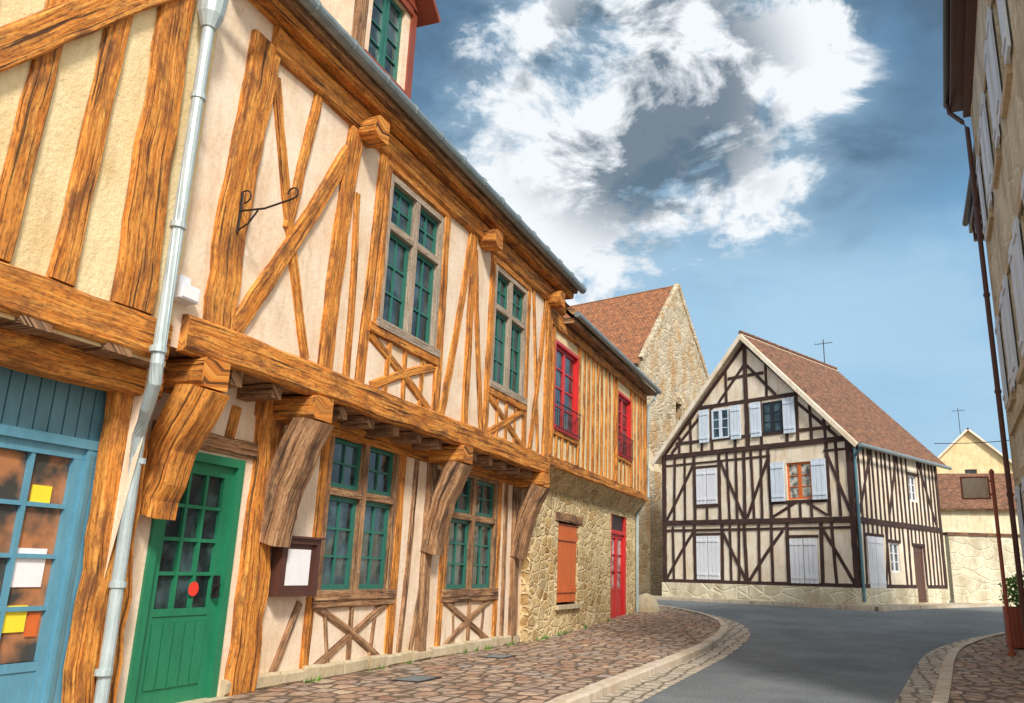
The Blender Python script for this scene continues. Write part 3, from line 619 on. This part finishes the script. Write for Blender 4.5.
for h in hs: w.box(fr,h[0]-.1,h[1]+.1,-.02,.07,h[2]-.14,h[2],'cut'); w.box(fr,h[0]-.12,h[1]+.12,-.02,.03,h[3],h[3]+.22,'cut')
w.box(fr,.63,RL,-.02,.06,4.05,4.2,'cut')
w.done()
for h in hs:
    m=MB("window",RH); am=(h[0]+h[1])/2
    sash(m,fr,h[0],am,h[2],h[3],-.18,'white',1,3,fw=.06); sash(m,fr,am,h[1],h[2],h[3],-.18,'white',1,3,fw=.06)
    planks(m,fr,h[0]-.52,h[0]-.03,h[2],h[3],.03,'shut',3); planks(m,fr,h[1]+.03,h[1]+.52,h[2],h[3],.03,'shut',3); m.done()
r=MB("roof",RH); slab(r,fr.P(-.3,.42,11.75),fr.P(RL,.42,11.75),fr.P(RL,-4.5,15.2),fr.P(-.3,-4.5,15.2),.12,'tile','brown'); slab(r,fr.P(-.3,-9.4,11.75),fr.P(RL,-9.4,11.75),fr.P(RL,-4.5,15.2),fr.P(-.3,-4.5,15.2),.12,'tile','brown')
r.box(fr,-.28,RL,.0,.36,11.42,11.5,'brown'); r.box(fr,-.29,RL,.34,.40,11.4,11.66,'brown'); r.box(fr,-.2,RL,.0,.16,11.2,11.41,'brown')
r.tube([fr.P(-.35,.44,11.66),fr.P(RL,.44,11.66)],.08,'black',10); r.done()
m=MB("downpipe",RH)
m.tube([fr.P(-.15,.44,11.6),fr.P(-.15,.42,11.35),fr.P(.0,.2,11.0),fr.P(.05,.12,10.8),fr.P(.05,.12,.1)],.05,'brown',10)
for z in (9,7,5,3,1): m.tube([fr.P(.05,.12,z),fr.P(.05,.12,z+.06)],.065,'brown',10)
m.done()
RH2=empty("townhouse",(5,20,0)); c2=Vector((3.72,22.2,0)); f22=Fr(c2,-unit(3),Vector((-unit(3).y,unit(3).x,0)))
w=MB("walls",RH2); w.box(f22,0,4.2,-8,0,0,10.6,'plR'); w.done()
r=MB("roof",RH2); slab(r,f22.P(-.3,.45,10.75),f22.P(4.2,.45,10.75),f22.P(4.2,-4,13.8),f22.P(-.3,-4,13.8),.15,'tile','brown'); slab(r,f22.P(-.3,-8.45,10.75),f22.P(4.2,-8.45,10.75),f22.P(4.2,-4,13.8),f22.P(-.3,-4,13.8),.15,'tile','brown')
r.face([f22.P(0,0,10.6),f22.P(0,-8,10.6),f22.P(0,-4,13.7)],'plR')
r.box(f22,-.25,4.2,0,.4,10.35,10.55,'brown'); r.tube([f22.P(-.3,.46,10.66),f22.P(4.2,.46,10.66)],.08,'black',10)
for i in range(7): r.box(f22,i*.6,.14+i*.6,0,.34,10.0,10.34,'brown')
r.done()
CO=empty("stone_cottage",(8,50,.5)); fk=Fr((4.0,47.5,0),(1,.12,0),(.12,-1,0))
w=MB("walls",CO); w.wall(fk,0,12,.3,5.2,[(1.6,2.3,2.6,3.7)],'plR'); w.box(fk,0,12,-6,-.3,.3,5.2,'plR'); w.face([fk.P(0,0,5.2),fk.P(0,-6,5.2),fk.P(0,-3,7.2)],'plR'); w.face([fk.P(12,0,5.2),fk.P(12,-6,5.2),fk.P(12,-3,7.2)],'plR'); w.done()
r=MB("roof",CO); slab(r,fk.P(-.2,.3,5.1),fk.P(12.2,.3,5.1),fk.P(12.2,-3,7.3),fk.P(-.2,-3,7.3),.12,'tile'); slab(r,fk.P(-.2,-6.3,5.1),fk.P(12.2,-6.3,5.1),fk.P(12.2,-3,7.3),fk.P(-.2,-3,7.3),.12,'tile'); r.done()
GH=empty("gabled_house",(8,58,.5)); fk=Fr((4.7,58,0),(1,0,0),(0,-1,0))
w=MB("walls",GH); w.wall(fk,0,5,.3,8.6,[(2.1,2.8,7.2,8.4)],'plB'); w.face([fk.P(0,0,8.6),fk.P(5,0,8.6),fk.P(2.5,0,10.9)],'plB'); w.box(fk,0,5,-9,-.3,.3,8.6,'plB'); w.face([fk.P(2.1,-.2,7.2),fk.P(2.8,-.2,7.2),fk.P(2.8,-.2,8.4),fk.P(2.1,-.2,8.4)],'pane'); w.done()
r=MB("roof",GH)
for e in (-.3,5.3): slab(r,fk.P(e,.3,8.4),fk.P(e,-9.3,8.4),fk.P(2.5,-9.3,11.05),fk.P(2.5,.3,11.05),.12,'tile','plC')
r.done(); antenna("tv_antenna",GH,7.0,60,11.0,1.8)
yw=MB("yard_wall",None,(8,42,.5)); fk=Fr((3.6,38.2,0),(1,.45,0),(.45,-1,0)); yw.box(fk,0,16,-.3,0,.3,3.3,'stoneR'); yw.box(fk,-.05,16,-.36,.06,3.3,3.42,'tile'); yw.done()
cb=MB("overhead_cable",None,(5,36,7)); a=fsd.P(7.0,.2,6.9); b_=Vector((9.5,33,7.3))
cb.tube([a.lerp(b_,i/10)-Z*(.35*math.sin(math.pi*i/10)) for i in range(11)],.015,'iron',5); cb.done()
# ================================================================== GROUND
def catmull(P,n=8):
    P=[Vector((*p,0)) for p in P]; out=[]
    for i in range(len(P)-1):
        a,b,c,d=P[max(i-1,0)],P[i],P[i+1],P[min(i+2,len(P)-1)]
        for k in range(n):
            t=k/n; out.append(.5*((2*b)+(c-a)*t+(2*a-5*b+4*c-d)*t*t+(3*b-a-3*c+d)*t**3))
    out.append(P[-1]); return out
def offset(P,d):
    o=[]
    for i,p in enumerate(P):
        t=(P[min(i+1,len(P)-1)]-P[max(i-1,0)]).normalized(); o.append(p+Vector((-t.y,t.x,0))*d)
    return o
def strip(mb,A,Bp,dza,dzb,mat,cols=1):
    for i in range(len(A)-1):
        for c in range(cols):
            def q(p0,p1,s): 
                p=p0.lerp(p1,s); return Vector((p.x,p.y,G(p.y)+dza+(dzb-dza)*s))
            s0,s1=c/cols,(c+1)/cols
            mb.face([q(A[i],Bp[i],s0),q(A[i+1],Bp[i+1],s0),q(A[i+1],Bp[i+1],s1),q(A[i],Bp[i],s1)],mat)
gr=MB("ground"); ys=sorted([-400,-100,-20]+[.5*i+10 for i in range(50)]+[60,150,700])
for i in range(len(ys)-1): gr.face([(-500,ys[i],G(ys[i])-.06),(500,ys[i],G(ys[i])-.06),(500,ys[i+1],G(ys[i+1])-.06),(-500,ys[i+1],G(ys[i+1])-.06)],'ground')
gr.done()
rd=MB("road"); ys=[-20,0,13]+[.5*i+13.5 for i in range(40)]+[40,60]
for i in range(len(ys)-1): rd.face([(-40,ys[i],G(ys[i])),(60,ys[i],G(ys[i])),(60,ys[i+1],G(ys[i+1])),(-40,ys[i+1],G(ys[i+1]))],'asph')
rd.done()
KL=catmull([(-2.2,-15),(-2.3,0),(-2.42,5),(-2.45,9.8),(-2.4,14),(-2.35,17.5),(-2.55,20.8),(-3.4,23.6),(-5.2,26.4),(-8.2,29.3),(-14,33)])
kin=offset(KL,.5); kin2=offset(KL,.68)
inner=[]
for p in kin2:
    if p.y<23: inner.append(Vector((-6.6,p.y,0)))
    else: tt=(p.y-23)/10; inner.append(Vector((-6.6-tt*12,23.0+tt*1.2,0)))
gb=MB("gutter_setts"); strip(gb,KL,kin,.006,.012,'band',2)
KR=catmull([(-2.2,-15),(-1,0),(-.4,5),(.3,11.2),(.95,17),(1.55,19.6),(2.6,22.1),(4.2,24.2),(8,26.6),(20,30),(40,34)])
kr1=offset(KR,-.42); kr2=offset(KR,-.60); strip(gb,KR,kr1,.006,.012,'band',2); gb.done()
pv=MB("pavement"); strip(pv,kin2,inner,.105,.12,'setts',14); pv.done()
ir=[Vector((12+max(0,p.x-1)*.9,min(p.y,p.y*.75+4),0)) for p in kr2]
pv=MB("pavement"); strip(pv,kr2,ir,.105,.12,'setts',16); pv.done()
def kerb(A,Bp,nm):
    kb=MB(nm)
    for i in range(len(A)-1):
        m_=max(1,int((A[i+1]-A[i]).length/.8))
        for k in range(m_):
            t0,t1=(k+.012)/m_,(k+.988)/m_; dz=U(-.006,.008)
            a,b=A[i].lerp(A[i+1],t0),A[i].lerp(A[i+1],t1); c,d_=Bp[i].lerp(Bp[i+1],t0),Bp[i].lerp(Bp[i+1],t1)
            lo=[Vector((p.x,p.y,G(p.y)-.03)) for p in (a,b,d_,c)]; m2=a.lerp(c,.14),b.lerp(d_,.14)
            ft=[Vector((a.x,a.y,G(a.y)+.095+dz)),Vector((b.x,b.y,G(b.y)+.095+dz))]
            tp=[Vector((p.x,p.y,G(p.y)+.122+dz)) for p in (m2[0],m2[1],d_,c)]
            kb.face([lo[0],lo[1],ft[1],ft[0]],'kerb'); kb.face([ft[0],ft[1],tp[1],tp[0]],'kerb'); kb.face(tp,'kerb'); kb.face([lo[0],ft[0],tp[0],tp[3],lo[3]],'kerb'); kb.face([lo[1],ft[1],tp[1],tp[2],lo[2]],'kerb')
    kb.done()
kerb(kin,kin2,"kerb"); kerb(kr1,kr2,"kerb")
kp=MB("pavement")
kp.box(ff,-14,W+1.05,-.3,1.05,.25,.60,'band'); kp.box(fsd,.25,30,-.3,1.05,.25,.603,'band'); kp.done()
kp=MB("kerb")
for i in range(26): kp.box(ff,-14+i*.9+.01,-14+(i+1)*.9-.01,1.05,1.22,.25,.60+U(0,.012),'kerb')
for i in range(32): kp.box(fsd,-1.05+i*.95+.01,-1.05+(i+1)*.95-.01,1.05,1.22,.25,.60+U(0,.012),'kerb')
kp.done()
for (x,y,a) in ((-5.2,9.55,.28),(-5.45,12.6,.25)):
    m=MB("drain_cover",None,(x,y,.12)); fz=Fr((x,y,0),(0,1,0),(1,0,0)); m.box(fz,-a,a,-.2,.2,.115,.124,'iron')
    for i in range(7): m.box(fz,-a+.04+i*(2*a-.08)/7,-a+.07+i*(2*a-.08)/7,-.16,.16,.124,.128,'zincd')
    m.done()
m=MB("street_sign",None,(2.5,17.4,.1))
m.tube([(2.5,17.4,.05),(2.5,17.4,3.42)],.035,'rust',12); m.tube([(2.5,17.4,3.42),(2.5,17.4,3.46),(2.5,17.4,3.5)],[.05,.045,.015],'rust',12)
fg=Fr((2.5,17.4,0),(-1,0,0),(0,-1,0)); m.box(fg,.06,.56,-.012,.012,2.93,3.36,'rust'); m.box(fg,.09,.53,.012,.015,2.96,3.33,'kerb')
m.box(fg,.0,.08,-.02,.02,3.25,3.29,'rust'); m.box(fg,.0,.08,-.02,.02,3.0,3.04,'rust')
m.tube([(2.5,17.4,.1),(2.5,17.4,.22)],.07,'rust',12); m.done()
pl=empty("planter",(2.95,18.9,.2)); m=MB("box",pl)
fp=Fr((2.98,18.9,0),(1,0,0),(0,-1,0)); zz=G(18.9)+.12
for i in range(7): m.box(fp,-.28+i*.08,-.205+i*.08,.24,.27,zz,zz+.75,'rust'); m.box(fp,-.28+i*.08,-.205+i*.08,-.27,-.24,zz,zz+.75,'rust')
m.box(fp,-.3,-.27,-.27,.27,zz,zz+.75,'rust'); m.box(fp,.27,.3,-.27,.27,zz,zz+.75,'rust'); m.box(fp,-.26,.26,-.23,.23,zz,zz+.7,'ground'); m.done()
mg,nt,bb=mat_new("leaves"); nn_=N(nt,"ShaderNodeTexNoise",{'Vector':coords(nt,'Object'),'Scale':6.0}).outputs[0]
nt.links.new(ramp(nt,nn_,[(.35,(.04,.12,.015)),(.65,(.16,.34,.04))]),bb.inputs['Base Color']); M['leaf']=mg
m=MB("shrub",pl)
for i in range(1100):
    v=Vector((U(-1,1),U(-1,1),U(-1,1)))
    if v.length>1: continue
    c=Vector((2.98,18.9,zz+1.05))+Vector((v.x*.32,v.y*.32,v.z*.36))*(1+.5*noise.noise(v*2)); a=Vector((U(-1,1),U(-1,1),U(-1,1))).normalized()*.05; b_=a.cross(Vector((U(-1,1),U(-1,1),U(-1,1)))).normalized()*.022
    m.face([c-a,c+b_,c+a,c-b_],'leaf')
m.done(merge=False)
# weeds growing in the joint between wall and pavement
m=MB("wall_foot_weeds",None,(-6.1,12,.12))
for i in range(34):
    y=U(8,23); x0=-6.13 if y<15.3 else -6.04; g0=G(y)+.11
    for k in range(int(U(6,16))):
        a=U(0,6.28); L_=U(.04,.12); p=Vector((x0+U(0,.06),y+U(-.08,.08),g0)); e=p+Vector((abs(math.cos(a))*L_*.6,math.sin(a)*L_*.6,L_)); s_=Vector((math.sin(a),-math.cos(a),0))*.008
        m.face([p-s_,p+s_,e],'leaf')
m.done(merge=False)
# ================================================================== CAMERA
H=1.4; pitch=math.atan(222/820); roll=math.atan(.023); yaw=math.radians(-19.161)
fw=Vector((math.sin(yaw)*math.cos(pitch),math.cos(yaw)*math.cos(pitch),math.sin(pitch)))
Rr=Vector((math.cos(yaw),-math.sin(yaw),0)); Uu=Rr.cross(fw)
R2=Rr*math.cos(roll)+Uu*math.sin(roll); U2=Uu*math.cos(roll)-Rr*math.sin(roll)
cam=bpy.data.cameras.new("camera"); cam.sensor_width=36; cam.lens=36*820/1024; cam.shift_x=-(570-512)/1024; cam.clip_end=2000; cam.clip_start=.05
co=bpy.data.objects.new("camera",cam); mm=Matrix((R2,U2,-fw)).transposed().to_4x4(); mm.translation=Vector((0,0,H)); co.matrix_world=mm
scene.collection.objects.link(co); scene.camera=co
# ================================================================== LIGHT + SKY
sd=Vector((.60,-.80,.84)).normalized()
el=math.asin(sd.z); az_=math.atan2(sd.x,sd.y)
sl=bpy.data.lights.new("sun",'SUN'); sl.energy=4.2; sl.angle=math.radians(10); sl.color=(1,.945,.85)
so=bpy.data.objects.new("sun",sl); so.rotation_euler=sd.to_track_quat('Z','Y').to_euler(); so.location=(10,-10,20); scene.collection.objects.link(so)
wd=bpy.data.worlds.new("World"); scene.world=wd; wd.use_nodes=True; nt=wd.node_tree; nt.nodes.clear()
out=nt.nodes.new("ShaderNodeOutputWorld"); bg=nt.nodes.new("ShaderNodeBackground"); nt.links.new(bg.outputs[0],out.inputs[0]); bg.inputs[1].default_value=.1
sky=nt.nodes.new("ShaderNodeTexSky"); sky.sky_type='NISHITA'; sky.sun_disc=False; sky.sun_elevation=el; sky.sun_rotation=az_
tc=nt.nodes.new("ShaderNodeTexCoord"); dirv=tc.outputs['Generated']
def S10(c): return tuple(x*10 for x in c)
sep=N(nt,"ShaderNodeSeparateXYZ",{0:dirv}).outputs
grad=ramp(nt,sep[2],[(0,S10((.54,.74,.88))),(.22,S10((.34,.60,.84))),(.42,S10((.20,.44,.72))),(.62,S10((.13,.30,.52)))])
base=mixc(nt,.12,grad,sky.outputs[0])
def noise_(sc,det,rough,dist=0,off=(0,0,0),zs=1.6):
    mp=N(nt,"ShaderNodeMapping",{'Vector':dirv,'Location':off,'Scale':(1,1,zs)})
    return N(nt,"ShaderNodeTexNoise",{'Vector':mp.outputs[0],'Scale':sc,'Detail':det,'Roughness':rough,'Distortion':dist}).outputs[0]
def mul(a,b): return N(nt,"ShaderNodeMath",{0:a,1:b},operation='MULTIPLY').outputs[0]
def mask(d,lo,hi):
    dp=N(nt,"ShaderNodeVectorMath",{0:dirv,1:tuple(Vector(d).normalized())},operation='DOT_PRODUCT').outputs['Value']
    return N(nt,"ShaderNodeMapRange",{0:dp,1:lo,2:hi},interpolation_type='SMOOTHSTEP').outputs[0]
def mx(*a):
    o=a[0]
    for b in a[1:]: o=N(nt,"ShaderNodeMath",{0:o,1:b},operation='MAXIMUM').outputs[0]
    return o
nA=noise_(3.4,7,.58,.4); nB=noise_(6.5,8,.62,.3,(3,1,2)); nC=noise_(4.0,7,.58,.5,(7,2,5)); nE=noise_(2.6,6,.55,.5,(2,8,1))
# thin pale veils, stronger lower down
c=mixc(nt,mul(ramp(nt,nA,[(.40,0),(.64,1)]),.65),base,S10((.46,.68,.86)))
c=mixc(nt,mul(mask((-.20,.88,.40),.94,.995),.45),c,S10((.48,.72,.90)))
# grey-blue storm cloud bodies over the whole upper sky
up=N(nt,"ShaderNodeMapRange",{0:sep[2],1:.26,2:.52},interpolation_type='SMOOTHSTEP').outputs[0]
c=mixc(nt,mul(up,ramp(nt,nE,[(.40,.85),(.60,.15)])),c,S10((.15,.28,.43)))
c=mixc(nt,mul(up,ramp(nt,nC,[(.36,.9),(.50,0)])),c,S10((.085,.155,.235)))
gm=mx(mask((-.41,.70,.585),.94,.99),mask((-.02,.80,.60),.95,.995))
c=mixc(nt,mul(gm,ramp(nt,nC,[(.40,.95),(.60,.45)])),c,S10((.10,.18,.28)))
mk=mx(mask((-.318,.842,.435),.974,.997),mask((-.115,.84,.525),.980,.998),mask((-.255,.79,.56),.982,.998))
am=N(nt,"ShaderNodeMath",{0:nB,1:mul(mk,.20)},operation='ADD').outputs[0]
halo=mul(ramp(nt,am,[(.50,0),(.66,.8)]),mk); c=mixc(nt,halo,c,S10((.46,.62,.76)))
wf=mul(ramp(nt,am,[(.60,0),(.68,1)]),ramp(nt,mk,[(.05,0),(.35,1)])); c=mixc(nt,wf,c,S10((.92,.96,1.0)))
dm=mask((-.20,.82,.53),.980,.997); nD=noise_(7,7,.62,.4,(1,9,4))
c=mixc(nt,mul(dm,ramp(nt,nD,[(.45,0),(.54,.9)])),c,S10((.11,.17,.235)))
c=mixc(nt,mask(tuple(sd),.1,.9),c,S10((1.35,1.32,1.28)))  # unseen bright cloud on the sun side, added to the sky as fill light
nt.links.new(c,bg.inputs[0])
scene.view_settings.view_transform='Standard'; scene.view_settings.look='None'; scene.view_settings.exposure=0
